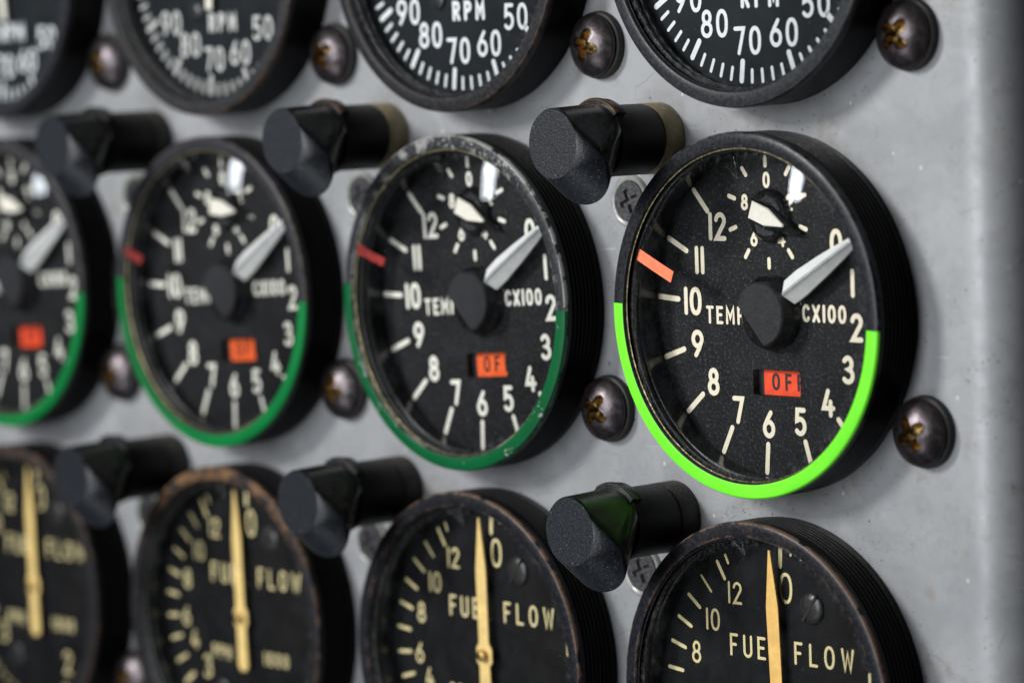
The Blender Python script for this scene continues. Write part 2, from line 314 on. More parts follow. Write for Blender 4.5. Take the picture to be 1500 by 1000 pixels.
# ------------------------------------------------------------------ stroke lettering
def arc(cx, cy, rx, ry, a0, a1, n=14): return [(cx + rx * math.cos(R_(a0 + (a1 - a0) * i / n)), cy + ry * math.sin(R_(a0 + (a1 - a0) * i / n))) for i in range(n + 1)]
def loop(cx, cy, rx, ry, n=26, p=0.88):
    o = []
    for i in range(n):
        a = 2 * PI * i / n; c, s = math.cos(a), math.sin(a)
        o.append((cx + rx * math.copysign(abs(c) ** p, c), cy + ry * math.copysign(abs(s) ** p, s)))
    return o
G = {  # glyph: (width, [(closed, points)])
    '0': (0.50, [(1, loop(.25, .5, .25, .5))]),
    '1': (0.02, [(0, [(.01, 0), (.01, 1)])]),
    '2': (0.50, [(0, arc(.25, .75, .24, .25, 172, -38) + [(.02, .0), (.50, 0)])]),
    '3': (0.50, [(0, [(.04, .88)] + arc(.24, .755, .21, .245, 135, -70)[1:] + [(.25, .52)] + arc(.24, .26, .26, .26, 72, -145))]),
    '4': (0.54, [(0, [(.26, 1), (.0, .28), (.54, .28)]), (0, [(.40, .55), (.40, 0)])]),
    '5': (0.50, [(0, [(.46, 1), (.08, 1), (.05, .56)] + arc(.23, .31, .26, .31, 118, -140))]),
    '6': (0.52, [(0, [(.38, 1), (.16, .68)] + arc(.26, .3, .26, .30, 150, 510, 26))]),
    '7': (0.50, [(0, [(0, 1), (.49, 1), (.20, 0)])]),
    '8': (0.50, [(1, loop(.25, .76, .20, .24, 20, 1)), (1, loop(.25, .265, .25, .265, 22, 1))]),
    '9': (0.52, [(0, [(.14, 0), (.36, .32)] + arc(.26, .7, .26, .30, -30, 330, 26))]),
    'T': (0.50, [(0, [(0, 1), (.5, 1)]), (0, [(.25, 1), (.25, 0)])]),
    'E': (0.42, [(0, [(.42, 1), (0, 1), (0, 0), (.42, 0)]), (0, [(0, .52), (.36, .52)])]),
    'M': (0.60, [(0, [(0, 0), (0, 1), (.3, .35), (.6, 1), (.6, 0)])]),
    'P': (0.46, [(0, [(0, 0), (0, 1), (.24, 1)] + arc(.22, .75, .23, .25, 90, -90)[1:] + [(0, .5)])]),
    'R': (0.48, [(0, [(0, 0), (0, 1), (.24, 1)] + arc(.22, .75, .23, .25, 90, -90)[1:] + [(0, .5)]), (0, [(.22, .5), (.48, 0)])]),
    'C': (0.48, [(0, arc(.26, .5, .26, .5, 40, 320, 20))]),
    'X': (0.50, [(0, [(0, 0), (.5, 1)]), (0, [(0, 1), (.5, 0)])]),
    'F': (0.42, [(0, [(0, 0), (0, 1), (.42, 1)]), (0, [(0, .52), (.34, .52)])]),
    'U': (0.48, [(0, [(0, 1), (0, .26)] + arc(.24, .26, .24, .26, 180, 360)[1:] + [(.48, 1)])]),
    'L': (0.42, [(0, [(0, 1), (0, 0), (.42, 0)])]),
    'O': (0.54, [(1, loop(.27, .5, .27, .5))]),
    'W': (0.70, [(0, [(0, 1), (.17, 0), (.35, .85), (.53, 0), (.70, 1)])]),
    'H': (0.48, [(0, [(0, 0), (0, 1)]), (0, [(.48, 0), (.48, 1)]), (0, [(0, .5), (.48, .5)])]),
    'o': (0.22, [(1, loop(.11, .9, .11, .11, 14, 1))]),
}
def ribbon(pts, closed, w, h, V, F):
    n = len(pts); base = len(V); P = [Vector(p) for p in pts]; hw = w / 2
    def dirn(a, b):
        d = (b - a); return d.normalized() if d.length > 1e-9 else Vector((1, 0))
    for i in range(n):
        if closed: d0 = dirn(P[i - 1], P[i]); d1 = dirn(P[i], P[(i + 1) % n])
        else:
            d1 = dirn(P[i], P[i + 1]) if i < n - 1 else dirn(P[i - 1], P[i]); d0 = dirn(P[i - 1], P[i]) if i > 0 else d1
        t = d0 + d1; t = t.normalized() if t.length > 1e-6 else d1
        nn = Vector((-t.y, t.x)); k = hw / max(0.45, abs(nn.dot(Vector((-d1.y, d1.x)))))
        a, b = P[i] + nn * k, P[i] - nn * k
        hi = h + 0.00016 * i * (0 if closed else 1)   # strokes that cross themselves never share a plane
        V.append((a.x, -hi, a.y)); V.append((b.x, -hi, b.y))
    for i in range(n if closed else n - 1):
        j = (i + 1) % n; F.append((base + 2 * i, base + 2 * i + 1, base + 2 * j + 1, base + 2 * j))
    if not closed:
        for end in (0, 1):
            p = P[-1] if end else P[0]; d = dirn(P[-2], P[-1]) if end else dirn(P[1], P[0]); nn = Vector((-d.y, d.x)); ids = []
            L = base + 2 * (n - 1 if end else 0)
            first, last = (L, L + 1) if end else (L + 1, L)
            he = h + (0.00016 * (n - 1) if end else 0.0)
            for k in range(1, 6):
                a = PI * k / 6; q = p + nn * (hw * math.cos(a)) + d * (hw * math.sin(a)); V.append((q.x, -he, q.y)); ids.append(len(V) - 1)
            F.append(tuple([first] + ids + [last]))
_gc = {}
def glyph_mesh(ch, H, sw, lift=0.0):
    key = (ch, round(H, 3), round(sw, 4))
    if key not in _gc:
        V, F = [], []; w, strokes = G[ch]; core = H - sw
        for si, (cl, pts) in enumerate(strokes):
            ribbon([((x - w / 2) * core, (y - 0.5) * core) for x, y in pts], cl, sw, 0.005 * si, V, F)
        _gc[key] = mesh('glyph', V, F, smooth=False)
    return _gc[key]
def text_w(s, H, sw, gap): return sum(G[c][0] * (H - sw) + sw for c in s) + gap * (len(s) - 1)
def text(parent, name, s, cx, cz, h, H, sw, mat, gap=None, left=None, tilt=0.0):
    """letters lie at height h; centred on cx,cz or starting at left"""
    gap = sw * 0.9 if gap is None else gap
    tw = text_w(s, H, sw, gap); x = (left if left is not None else cx - tw / 2)
    for c in s:
        w = G[c][0] * (H - sw) + sw
        if c != ' ': obj(name, glyph_mesh(c, H, sw), mat, parent, (x + w / 2, -h, cz + math.tan(R_(tilt)) * (x - cx)), (0, -R_(tilt), 0))
        x += w + gap
_tc = {}
def tick(parent, deg, r0, r1, w, h, mat, cx=0, cz=0, name='scale_mark'):
    key = (round(r1 - r0, 3), w)
    if key not in _tc:
        V, F = [], []; L = r1 - r0; ribbon([(0, -L / 2 + w * .3), (0, L / 2 - w * .3)], False, w, 0, V, F); _tc[key] = mesh('scale_mark', V, F, smooth=False)
    x, z = pol((r0 + r1) / 2, deg, cx, cz)
    return obj(name, _tc[key], mat, parent, (x, -h, z), (0, R_(deg), 0))

# ------------------------------------------------------------------ panel
def build_panel():
    prof = [(-70, 0)]
    x0, rr = 4.02, 0.85
    xs = [-70 + i * 2 for i in range(0, 37)] + [x0]
    prof = [(x, 0.0) for x in xs] + [(x0 + rr * math.sin(R_(a)), rr * (1 - math.cos(R_(a)))) for a in range(5, 91, 5)] + [(x0 + rr, 14.0)]
    zs = [-45, -30, -20, -10, 0, 10, 20, 30, 45]; V = []; F = []
    for z in zs:
        for (x, y) in prof: V.append((x, y, z))
    k = len(prof)
    for i in range(len(zs) - 1):
        for j in range(k - 1): F.append((i * k + j, i * k + j + 1, (i + 1) * k + j + 1, (i + 1) * k + j))
    o = obj('instrument_panel', mesh('instrument_panel', V, F), MT['panel']); o['kind'] = 'structure'
    o['label'] = 'scuffed grey painted metal instrument panel with rounded right edge'
build_panel()

PX, RZ = 7.168, 6.402
# ------------------------------------------------------------------ gauge shell
def shell(root, kind, rim_mat, grooves=True, dial_h=0.17):
    p = [(2.93, -0.05), (2.99, -0.05), (2.99, 0.10)]
    if grooves:
        h = 0.12
        for i in range(7):
            p += [(3.0, h), (3.0, h + 0.045), (2.945, h + 0.062), (2.945, h + 0.078)]; h += 0.092
    p += [(3.01, 0.77), (3.012, 0.86), (3.005, 0.905), (2.985, 0.935), (2.95, 0.95), (2.80, 0.95), (2.765, 0.94), (2.75, 0.915), (2.75, 0.885)]
    V, F = revolve(p, 144); obj('bezel', mesh('bezel', V, F, ang=28), rim_mat, root)
    V, F = revolve([(2.75, 0.884), (2.735, 0.893), (2.722, 0.884)], 144)
    obj('gasket', mesh('gasket', V, F), MT['gold'] if kind == 'temp' else MT['lip'], root)
    V, F = revolve([(2.749, 0.80), (2.70, 0.80), (2.685, 0.79), (2.685, 0.76), (2.73, 0.75), (2.73, 0.66), (2.69, 0.64), (2.69, 0.60), (2.735, 0.58)], 144)
    obj('retaining_ring', mesh('retaining_ring', V, F, ang=25), MT['lip'], root)
    V, F = revolve([(2.735, 0.58), (2.735, dial_h - 0.03)], 144)
    obj('inner_wall', mesh('inner_wall', V, F), MT['wall'], root)
def glass(root, nx, nz, Rc=18.0):
    V, F = revolve([(0.001, 0)] + [(2.738 * i / 10, 0) for i in range(1, 11)], 72)
    V = [(x, -(0.845 + (math.sqrt(Rc * Rc - x * x - z * z) - math.sqrt(Rc * Rc - 2.738 ** 2)) + 0.004) + nx * x + nz * z, z) for x, y, z in V]
    return obj('cover_glass', mesh('cover_glass', V, F), MT['glass'], root)
def dial_disc(root, h, mat, hole=None):
    if hole is None:
        V = [pol(2.74, i * 360 / 96) for i in range(96)]; me = mesh('dial', [(x, 0, z) for x, z in V], [tuple(range(96))], False)
        return obj('dial', me, mat, root, (0, -h, 0))
    bm = bmesh.new(); vs = [bm.verts.new((x, 0, z)) for x, z in (pol(2.74, i * 360 / 96) for i in range(96))]
    hv = [bm.verts.new((x, 0, z)) for x, z in hole]; E = []
    for L in (vs, hv):
        for i in range(len(L)): E.append(bm.edges.new((L[i], L[(i + 1) % len(L)])))
    bmesh.ops.triangle_fill(bm, use_beauty=True, use_dissolve=False, edges=E)
    # raised lip down the sides of the window
    n = len(hv); low = [bm.verts.new((v.co.x, 0.155, v.co.z)) for v in hv]
    for i in range(n): bm.faces.new((hv[i], hv[(i + 1) % n], low[(i + 1) % n], low[i]))
    bmesh.ops.recalc_face_normals(bm, faces=bm.faces)
    me = bpy.data.meshes.new('dial'); bm.to_mesh(me); bm.free()
    return obj('dial', me, mat, root, (0, -h, 0))
def rrect(x0, z0, x1, z1, r, n=4):
    o = []
    for cx, cz, a in ((x1 - r, z1 - r, 0), (x0 + r, z1 - r, 90), (x0 + r, z0 + r, 180), (x1 - r, z0 + r, 270)):
        for i in range(n + 1): t = R_(a + 90 * i / n); o.append((cx + r * math.cos(t), cz + r * math.sin(t)))
    return o
def rim_arc(root, name, a0, a1, mat, label=None):
    """paint or tape band lying on the front ring and its outer chamfer"""
    e = 0.005; p = [(2.772, 0.9435 + e), (2.80, 0.95 + e), (2.95, 0.95 + e), (2.985 + e * .7, 0.935 + e * .8), (3.005 + e, 0.905)]
    V, F = revolve(p, 96, R_(a0), R_(a1)); return obj(name, mesh(name, V, F), mat, root, label=label)

# ------------------------------------------------------------------ temperature gauge
def temp_gauge(root, rim_mat, gl, flag_mat, HT=0.17, rot=0.0, arrow=110):
    shell(root, 'temp', rim_mat, True, HT)
    d = dial_disc(root, HT, MT['dial_t'], rrect(-0.50, -1.385, 0.57, -0.955, 0.05))
    e = 0.004; d.rotation_euler = (0, R_(rot), 0)
    V, F = revolve([(2.72, HT - 0.135), (0.001, HT - 0.135)], 64); obj('case_floor', mesh('case_floor', V, F), MT['slot'], root)
    ink = MT['ivory'] if rot == 0 else MT['ivorywhite']
    for n in range(0, 13):
        a = 51.2 + 22.3 * n
        tick(d, a, 2.18, 2.70, 0.092, e, ink)
        text(d, 'numeral', str(n), *pol(1.865, a), e, 0.47 if n < 10 else 0.48, 0.083, ink, gap=0.045)
    cx, cz = -0.07, 1.65
    for n in range(10):
        tick(d, 36 * n - 1, 0.75, 0.93, 0.075, e, ink, cx, cz)
        if n % 2 == 0:
            x, z = pol(0.535, 36 * n, cx, cz); text(d, 'numeral', str(n), x, z, e, 0.27, 0.055, ink)
    text(d, 'legend_letter', 'TEMP', 0, -0.08, e, 0.305, 0.053, ink, gap=0.062, left=-1.55)
    text(d, 'legend_letter', 'o', 0, 0.06, e, 0.285, 0.035, ink, left=0.55)
    text(d, 'legend_letter', 'CX100', 0, 0.015, e, 0.30, 0.058, ink, gap=0.05, left=0.66)
    # OFF flag seen through its window
    V, F = prism(rrect(-0.37, -1.52, 0.75, -0.80, 0.03), HT - 0.16, HT - 0.13)
    fl = obj('off_flag', mesh('off_flag', V, F, False), flag_mat, root, (0, 0, 0), (0, R_(rot), 0))
    text(fl, 'flag_letter', 'OFF', 0, -1.16, HT - 0.126, 0.29, 0.05, MT['ink'], gap=0.122, left=-0.19)
    # hub cap: disc with one flat side, side wall below it
    pts = [pol(0.53, a) for a in range(-75, 172, 8)] + [pol(0.53, 172)]
    pts = [(x + 0.08, z) for x, z in pts]
    V, F = prism(pts, HT + 0.05, HT + 0.42, 0.025); hub = obj('hub_cap', mesh('hub_cap', V, F, ang=35), MT['hub'], root, (0, 0, 0), (0, R_(rot), 0))
    V, F = revolve([(0.62, HT - 0.001), (0.61, HT + 0.16), (0.54, HT + 0.22), (0.001, HT + 0.22)], 48); obj('hub_base', mesh('hub_base', V, F, ang=40), MT['knob'], hub, (0.03, 0, 0))
    # pointer
    st = [(0.60, 0.0, .45), (0.72, 0.215, .45), (1.05, 0.225, .46), (1.6, 0.185, .46), (2.05, 0.135, .46), (2.36, 0.095, .46), (2.42, 0.085, .45)]
    V = []; F = []
    for (r, w, h) in st:
        w = max(w, 0.02); V += [(-w, -(h - .07), r), (-w, -(h - .03), r), (w * 0.12, -(h + 0.75 * w), r), (w, -(h - .03), r), (w, -(h - .07), r)]
    for i in range(len(st) - 1):
        for j in range(4): F.append((i * 5 + j, i * 5 + j + 1, (i + 1) * 5 + j + 1, (i + 1) * 5 + j))
        F.append((i * 5, i * 5 + 4, (i + 1) * 5 + 4, (i + 1) * 5))
    F.append((0, 1, 2, 3, 4)); k = (len(st) - 1) * 5; F.append((k, k + 1, k + 2, k + 3, k + 4))
    obj('pointer', mesh('pointer', V, F, ang=12), MT['silver'], root, (0, -(HT - 0.17), 0), (0, R_(59.3 + rot), 0))
    V = []; F = []
    for (rr, w, h) in st[1:-1]: V += [(-0.022 + w * 0.12, -(h + 0.72 * w + 0.004), rr), (0.022 + w * 0.12, -(h + 0.72 * w + 0.004), rr)]
    for i in range(len(st) - 3): F.append((2 * i, 2 * i + 1, 2 * i + 3, 2 * i + 2))
    obj('pointer_ridge', mesh('pointer_ridge', V, F), MT['ridge'], root, (0, -(HT - 0.17), 0), (0, R_(59.3 + rot), 0))
    # small dial knob with arrow
    V, F = revolve([(0.44, 0), (0.44, 0.08), (0.40, 0.12), (0.001, 0.12)], 40)
    kb = obj('knob', mesh('knob', V, F, ang=40), MT['knob'], root, (pol(math.hypot(cx + .10, cz - .05), math.degrees(math.atan2(cx + .10, cz)) + rot)[0], -HT, pol(math.hypot(cx + .10, cz - .05), math.degrees(math.atan2(cx + .10, cz)) + rot)[1]))
    for sg in (1, -1):
        q = [(sg * 0.20, -0.22), (sg * 0.34, -0.10), (sg * 0.33, 0.12), (sg * 0.22, 0.28), (sg * 0.17, 0.25), (sg * 0.225, 0.05)]
        V, F = prism(q, 0.115, 0.15, 0.02); obj('knob_facet', mesh('knob_facet', V, F, ang=20), MT['knobsheen'], kb, (0, 0, 0), (0, R_(arrow), 0))
    V, F = prism([(-0.17, -0.40), (0.17, -0.40), (0.21, 0.1), (0.05, 0.78), (-0.0, 0.80), (-0.21, 0.1)], 0.115, 0.175, 0.03)
    ar = obj('arrow', mesh('arrow', V, F, ang=20), MT['knob'], kb, (0, 0, 0), (0, R_(arrow), 0))
    V, F = prism([(-0.15, -0.33), (0.15, -0.33), (0.155, 0.05), (0.02, 0.46), (-0.02, 0.46), (-0.155, 0.05)], 0.177, 0.205, 0.02)
    obj('arrow_face', mesh('arrow_face', V, F, ang=20), MT['cream'], kb, (0, 0, 0), (0, R_(arrow), 0))
    g = glass(root, *gl)
    return d

# ------------------------------------------------------------------ fuel flow gauge
HF = 0.33
def slot_screw(root, x, z, h, r=0.27, ang=35):
    V, F = revolve([(r, 0), (r, 0.02), (r * 0.9, 0.05), (r * 0.5, 0.075), (0.001, 0.08)], 36)
    s = obj('dial_screw', mesh('dial_screw', V, F, ang=50), MT['dialscrew'], root, (x, -h, z))
    V, F = prism(rrect(-r * 0.99, -0.024, r * 0.99, 0.024, 0.005, 2), 0.02, 0.085); obj('slot', mesh('slot', V, F, False), MT['slot'], s, (0, 0, 0), (0, R_(-90 + ang), 0))
    return s
def fuel_gauge(root, rim_mat, gl, ptr_mat, ptr_rot=-1.5, pdx=0.06):
    shell(root, 'fuel', rim_mat, True, HF); e = 0.004; ink = MT['yellow']
    d = dial_disc(root, HF, MT['dial_f'])
    ang = {0: 3.8, 1: 80.5, 2: 157.0}; 
    for n in range(3, 13): ang[n] = 233.6 + 10.6 * (n - 3)
    for n, a in ang.items():
        odd = n in (5, 7, 9, 11); big = n in (0, 1, 2, 3)
        tick(d, a, 2.20, 2.56, 0.085 if big else (0.045 if n == 11 else 0.065), e, ink)
    tick(d, 334.2, 2.40, 2.57, 0.05, e, ink)
    for k in range(1, 14):
        for b in (0, 1, 2):
            a = ang[b] + (ang[b + 1] - ang[b]) * k / 14 if b < 2 else ang[2] + (233.6 - ang[2]) * k / 14
            tick(d, a, 2.44, 2.57, 0.045, e, ink)
    nums = {12: (331.5, 1.91, .38), 10: (309.2, 1.87, .38), 8: (287.5, 1.95, .38), 6: (264.8, 1.96, .38), 4: (250.0, 1.80, .38), 3: (229.5, 1.72, .46), 2: (147.5, 1.86, .48), 1: (79.0, 2.12, .48), 0: (8.2, 1.88, .52)}
    for n, (a, r, H) in nums.items():
        text(d, 'numeral', str(n), *pol(r, a), e, H, 0.047 if H < .4 else 0.056, ink, gap=0.06)
    text(d, 'legend_letter', 'FUEL', 0, 0.80, e, 0.385, 0.05, ink, gap=0.118, left=-1.06)
    text(d, 'legend_letter', 'FLOW', 0, 0.80, e, 0.385, 0.05, ink, gap=0.145, left=0.42)
    text(d, 'legend_letter', 'PPH', 0, -0.78, e, 0.27, 0.042, ink, gap=0.07, left=-1.12)
    text(d, 'legend_letter', 'X', 0, -0.78, e, 0.27, 0.042, ink, gap=0.07, left=-0.02)
    text(d, 'legend_letter', '1000', 0, -0.78, e, 0.27, 0.042, ink, gap=0.08, left=0.52)
    slot_screw(root, 0.85, 1.58, HF, 0.27)
    slot_screw(root, -0.85, -1.58, HF, 0.27, 60)
    # pointer: lance with tail
    h0, h1 = 0.47, 0.505
    out = [(x * 0.82, z) for x, z in ((-0.185, -0.95), (-0.10, -1.05), (0.10, -1.05), (0.185, -0.95), (0.165, -0.2), (0.25, -0.12), (0.25, 0.12), (0.16, 0.22), (0.165, 1.55), (0.135, 1.75), (0.022, 2.50), (-0.022, 2.50), (-0.135, 1.75), (-0.165, 1.55), (-0.16, 0.22), (-0.25, 0.12), (-0.25, -0.12), (-0.165, -0.2))]
    V = [(x, -h0, z) for x, z in out] + [(x, -h1, z) for x, z in out] + [(0, -(h1 + 0.014), z) for x, z in ((0, -0.95), (0, 1.7), (0, 2.46))]; n = len(out); F = []
    for i in range(n): j = (i + 1) % n; F.append((i, j, n + j, n + i))
    F.append(tuple(range(n))); F.append(tuple(range(n, 2 * n)))
    pt = obj('pointer', mesh('pointer', V[:2 * n], F, False), ptr_mat, root, (pdx, 0, 0), (0, R_(ptr_rot), 0))
    V, F = revolve([(0.105, HF), (0.105, 0.60), (0.07, 0.63), (0.001, 0.635)], 24); obj('pivot', mesh('pivot', V, F, ang=40), MT['brass'], root, (pdx, 0, 0))
    glass(root, *gl)

# ------------------------------------------------------------------ RPM gauge
HR = 0.45
def rpm_gauge(root, rim_mat, gl, ink, ptr):
    shell(root, 'rpm', rim_mat, False, HR); e = 0.004
    d = dial_disc(root, HR, MT['dial_r'])
    for k in range(-1, 38):
        a = 133.1 + 5.33 * (k - 0); major = (k % 5 == 0)
        if a > 330: break
        tick(d, a, 2.25 if major else 2.39, 2.62, 0.10 if major else 0.062, e, ink)
    for i, t in enumerate(('50', '60', '70', '80', '90', '100')):
        a, rr = ((134.0, 1.96), (159.2, 1.94), (184.0, 1.93), (208.4, 1.85), (231.0, 1.90), (262.0, 1.85))[i]; text(d, 'numeral', t, *pol(rr, a), e, 0.47, 0.07, ink, gap=0.08)
    text(d, 'legend_letter', 'RPM', 0.17, -1.22, e, 0.36, 0.075, ink, gap=0.10)
    V, F = revolve([(0.17, 0), (0.17, 0.05), (0.12, 0.08), (0.001, 0.08)], 28); obj('dial_screw', mesh('dial_screw', V, F, ang=40), MT['dialscrew'], root, (-0.62, -HR, -1.0))
    V, F = prism([(-0.09, -0.97), (0.09, -0.97), (0.11, 0.3), (0.03, 2.2), (-0.03, 2.2), (-0.11, 0.3)], 0.56, 0.60, 0.01)
    obj('pointer', mesh('pointer', V, F, False), MT['cream'], root, (0.0, 0, 0), (0, R_(ptr), 0))
    V, F = revolve([(0.3, HR), (0.3, 0.62), (0.24, 0.66), (0.001, 0.66)], 32); obj('hub_cap', mesh('hub_cap', V, F, ang=40), MT['hub'], root)
    glass(root, *gl)

# added tilt of a cover glass, set to bring the strip lamp's glint into place
TL = {}
def tilt_for(root_x, root_z, px, pz, Rc=18.0):
    """small tilt that puts the strip lamp's mirror image at (px, pz) on this glass"""
    p = Vector((root_x + px, -0.85, root_z + pz)); v = (cam.matrix_world.translation - p).normalized(); l = (STRIP - p).normalized()
    n = (v + l).normalized()
    sx, sz = -n.x / n.y, -n.z / n.y      # wanted slope of the outward normal (n.y < 0)
    s = math.sqrt(Rc * Rc - px * px - pz * pz)
    # surface y = f(x,z): f = -(..)+nx*x+nz*z, normal ~ (df/dx,-1,df/dz)
    return (sx - px / s, sz - pz / s)
TEMP = [
    ('rightmost temperature gauge, with fluorescent green tape arc and coral red tape strip', 't0', 'g_neon', (92.9, 272.6), 'flag', (1.20, 2.34)),
    ('temperature gauge with chipped grey top rim and chipped dark green arc', 't1', 'g_dark', (91.0, 275.5), 'flag2', (0.92, 2.36)),
    ('blurred green-arc temperature gauge between the chipped one and the leftmost one', 't2', 'g_mid', (92.0, 274.5), 'flag2', (0.72, 2.50)),
    ('most blurred temperature gauge with green arc, cut off by the left edge of the photo', 't3', 'g_mid', (92.5, 274.5), 'flag', (1.2, 2.40)),
]
for k, (lab, rim, grn, arcs, flg, gp) in enumerate(TEMP):
    root = empty('temperature_gauge', (-k * PX - (0.04 if k == 1 else 0), 0, 0), lab, 'gauge', 'temperature gauges in the middle row')
    nx, nz = tilt_for(-k * PX, 0, *gp)
    temp_gauge(root, RIM[rim], (nx, nz), MT[flg], (0.17, 0.22, 0.34, 0.38)[k], (0, -3.4, -3.0, -3.0)[k], (110, 111, 97, 100)[k])
    rim_arc(root, 'green_arc', arcs[0], arcs[1], MT[grn])
    # red limit mark on the cover glass
    p0, p1 = Vector((-2.58, 0.98)), Vector((-1.56, 0.60))
    if k: p0, p1 = (Vector((-2.48, 0.94)), Vector((-1.66, 0.70))) if k == 1 else (Vector((-2.32, 0.78)), Vector((-1.78, 0.60)))
    dd = (p1 - p0).normalized(); nn = Vector((-dd.y, dd.x)) * (0.10 if k == 0 else 0.085); V = []; F = []
    for i in range(9):
        q = p0 + (p1 - p0) * i / 8; j1, j2 = ((random.uniform(-.03, .03), random.uniform(-.03, .03)) if k else (0, 0))
        for sgn, jj in ((1, j1), (-1, j2)):
            w = q + nn * (sgn + jj * 6 * (1 if k else 0)); s = math.sqrt(18 ** 2 - w.x ** 2 - w.y ** 2) - math.sqrt(18 ** 2 - 2.738 ** 2)
            V.append((w.x, -(0.845 + s + 0.012) + nx * w.x + nz * w.y, w.y))
    for i in range(8): F.append((2 * i, 2 * i + 1, 2 * i + 3, 2 * i + 2))
    obj('red_mark', mesh('red_mark', V, F), MT['tape'] if k == 0 else MT['redpaint'], root, label='coral red tape strip' if k == 0 else 'dull red painted mark')

FUEL = [
    ('rightmost fuel flow gauge, with orange pointer and brown worn rim', 'f0', 'orange', -2.2, 0.10),
    ('fuel flow gauge with yellow pointer hub in view, directly below the chipped green-arc gauge', 'f1', 'amber2', -0.8, 0.0),
    ('blurred fuel flow gauge with copper-coloured rub along the top of its rim', 'f2', 'amber2', -1.5, -0.02),
    ('most blurred fuel flow gauge at the bottom left corner of the photo', 'f3', 'amber2', -1.0, 0.0),
]
for k, (lab, rim, pm, rot, dx) in enumerate(FUEL):
    root = empty('fuel_flow_gauge', (-k * PX + dx * 0.0, 0, -RZ), lab, 'gauge', 'fuel flow gauges in the bottom row')
    fuel_gauge(root, RIM[rim], (0.0, 0.02), MT[pm], rot, (0.16, 0.04, 0.04, 0.10)[k])
RPM = [
    ('rightmost rpm gauge, with bluish dial and plain charcoal rim', 'r0', 'white', 300),
    ('rpm gauge with black dial directly above the chipped temperature gauge', 'r1', 'white', 300),
    ('blurred rpm gauge with orange rubs on its left rim and a cream pointer tail', 'r2', 'dimwhite', 4),
    ('most blurred rpm gauge cut off by the top left corner of the photo', 'r3', 'white', -6),
]
for k, (lab, rim, ik, pr) in enumerate(RPM):
    root = empty('rpm_gauge', (-k * PX, 0, RZ), lab, 'gauge', 'rpm gauges in the top row')
    rpm_gauge(root, RIM[rim], (0.0, -0.01), MT[ik], pr)

# ------------------------------------------------------------------ eyebrow lamp posts
def hull(discs, extra=()):
    bm = bmesh.new()
    for p in extra: bm.verts.new(p)
    for (c, r, nrm, seg) in discs:
        q = Vector(nrm).normalized().to_track_quat('Z', 'Y')
        for i in range(seg):
            a = 2 * PI * i / seg; bm.verts.new(Vector(c) + q @ Vector((r * math.cos(a), r * math.sin(a), 0)))
    res = bmesh.ops.convex_hull(bm, input=bm.verts); bmesh.ops.delete(bm, geom=list({g for g in res['geom_interior'] + res['geom_unused'] if isinstance(g, bmesh.types.BMVert)}), context='VERTS')
    bmesh.ops.dissolve_limit(bm, angle_limit=R_(1.0), verts=bm.verts, edges=bm.edges)
    bmesh.ops.recalc_face_normals(bm, faces=bm.faces)
    return bm
def lamp_post(loc, label, collar, clip, lens):
    root = empty('lamp_post', loc, label, 'panel lamp', 'black lamp posts standing between the gauges')
    V, F = revolve([(0.59, 0.46), (0.60, 0.48), (0.60, 1.38), (0.645, 1.40), (0.645, 1.49), (0.60, 1.51), (0.57, 1.55), (0.57, 2.2)], 64); obj('stem', mesh('stem', V, F, ang=40), MT['post'], root)
    V, F = revolve([(0.60, -0.05), (0.605, 0.0), (0.605, 0.42), (0.59, 0.445), (0.56, 0.46)], 64); obj('collar', mesh('collar', V, F, ang=40), MT[collar], root)
    # hood: end disc, sloping face, body
    bm = hull([((0, -2.5, 0), 0.575, (0, -1, 0), 72), ((0, -2.46, 0), 0.60, (0, -1, 0), 72), ((0.38, -2.25, -0.42), 0.61, (0.2, -1, -0.2), 72)],
              [(0.64 * math.sin(R_(a)), -1.50, 0.64 * math.cos(R_(a))) for a in range(-84, 79, 6)] + [(1.02, -2.30, -0.24)])
    bm.faces.ensure_lookup_table()
    for f in bm.faces: f.normal_update()
    me = bpy.data.meshes.new('hood'); n0 = Vector((0.72, 0.0, 0.69))
    for f in bm.faces: f.smooth = True
    for ed in bm.edges:
        if len(ed.link_faces) == 2 and ed.calc_face_angle(0) > R_(14): ed.smooth = False
    for mm in ('post', 'postfront', lens): me.materials.append(MT[mm])
    for f in bm.faces:
        f.material_index = 1 if f.normal.y < -0.62 else (2 if f.normal.dot(n0) > 0.55 else 0)
    bm.to_mesh(me); bm.free(); ho = bpy.data.objects.new('hood', me); COL.objects.link(ho); ho.parent = root
    # spring clip wrapped over the top
    p = [(0.60, 1.28), (0.70, 1.28), (0.715, 1.30), (0.715, 1.50), (0.70, 1.53), (0.60, 1.53)]
    V, F = revolve(p, 24, R_(-40), R_(48), closed_prof=True); c = obj('clip', mesh('clip', V, F, ang=30), MT[clip], root)
    V, F = revolve([(0.70, 1.535), (0.718, 1.535), (0.735, 1.50), (0.735, 1.46), (0.716, 1.45)], 24, R_(-30), R_(48), closed_prof=True)
    obj('clip_edge', mesh('clip_edge', V, F, ang=30), MT['clip'] if collar == 'collar' else MT['flat'], c)
    return root
UPZ, LOZ = 2.90, -3.57
lamp_post((-2.70, 0, 2.88), 'black lamp post with olive collar at upper left of the fluorescent green gauge', 'collar', 'clipb', 'lensk')
lamp_post((-2.72 - PX, 0, 2.96), 'black lamp post with tan collar at upper left of the chipped temperature gauge', 'collar', 'clipb', 'lensk')
lamp_post((-2.78 - 2 * PX, 0, 2.90), 'blurred all-black lamp post at upper left beside the leftmost temperature gauge', 'collarb', 'clipb', 'lensk')
lamp_post((-2.60, 0, -3.58), 'black lamp post with dusty black collar below the fluorescent green gauge', 'collarb', 'clipb', 'lensg')
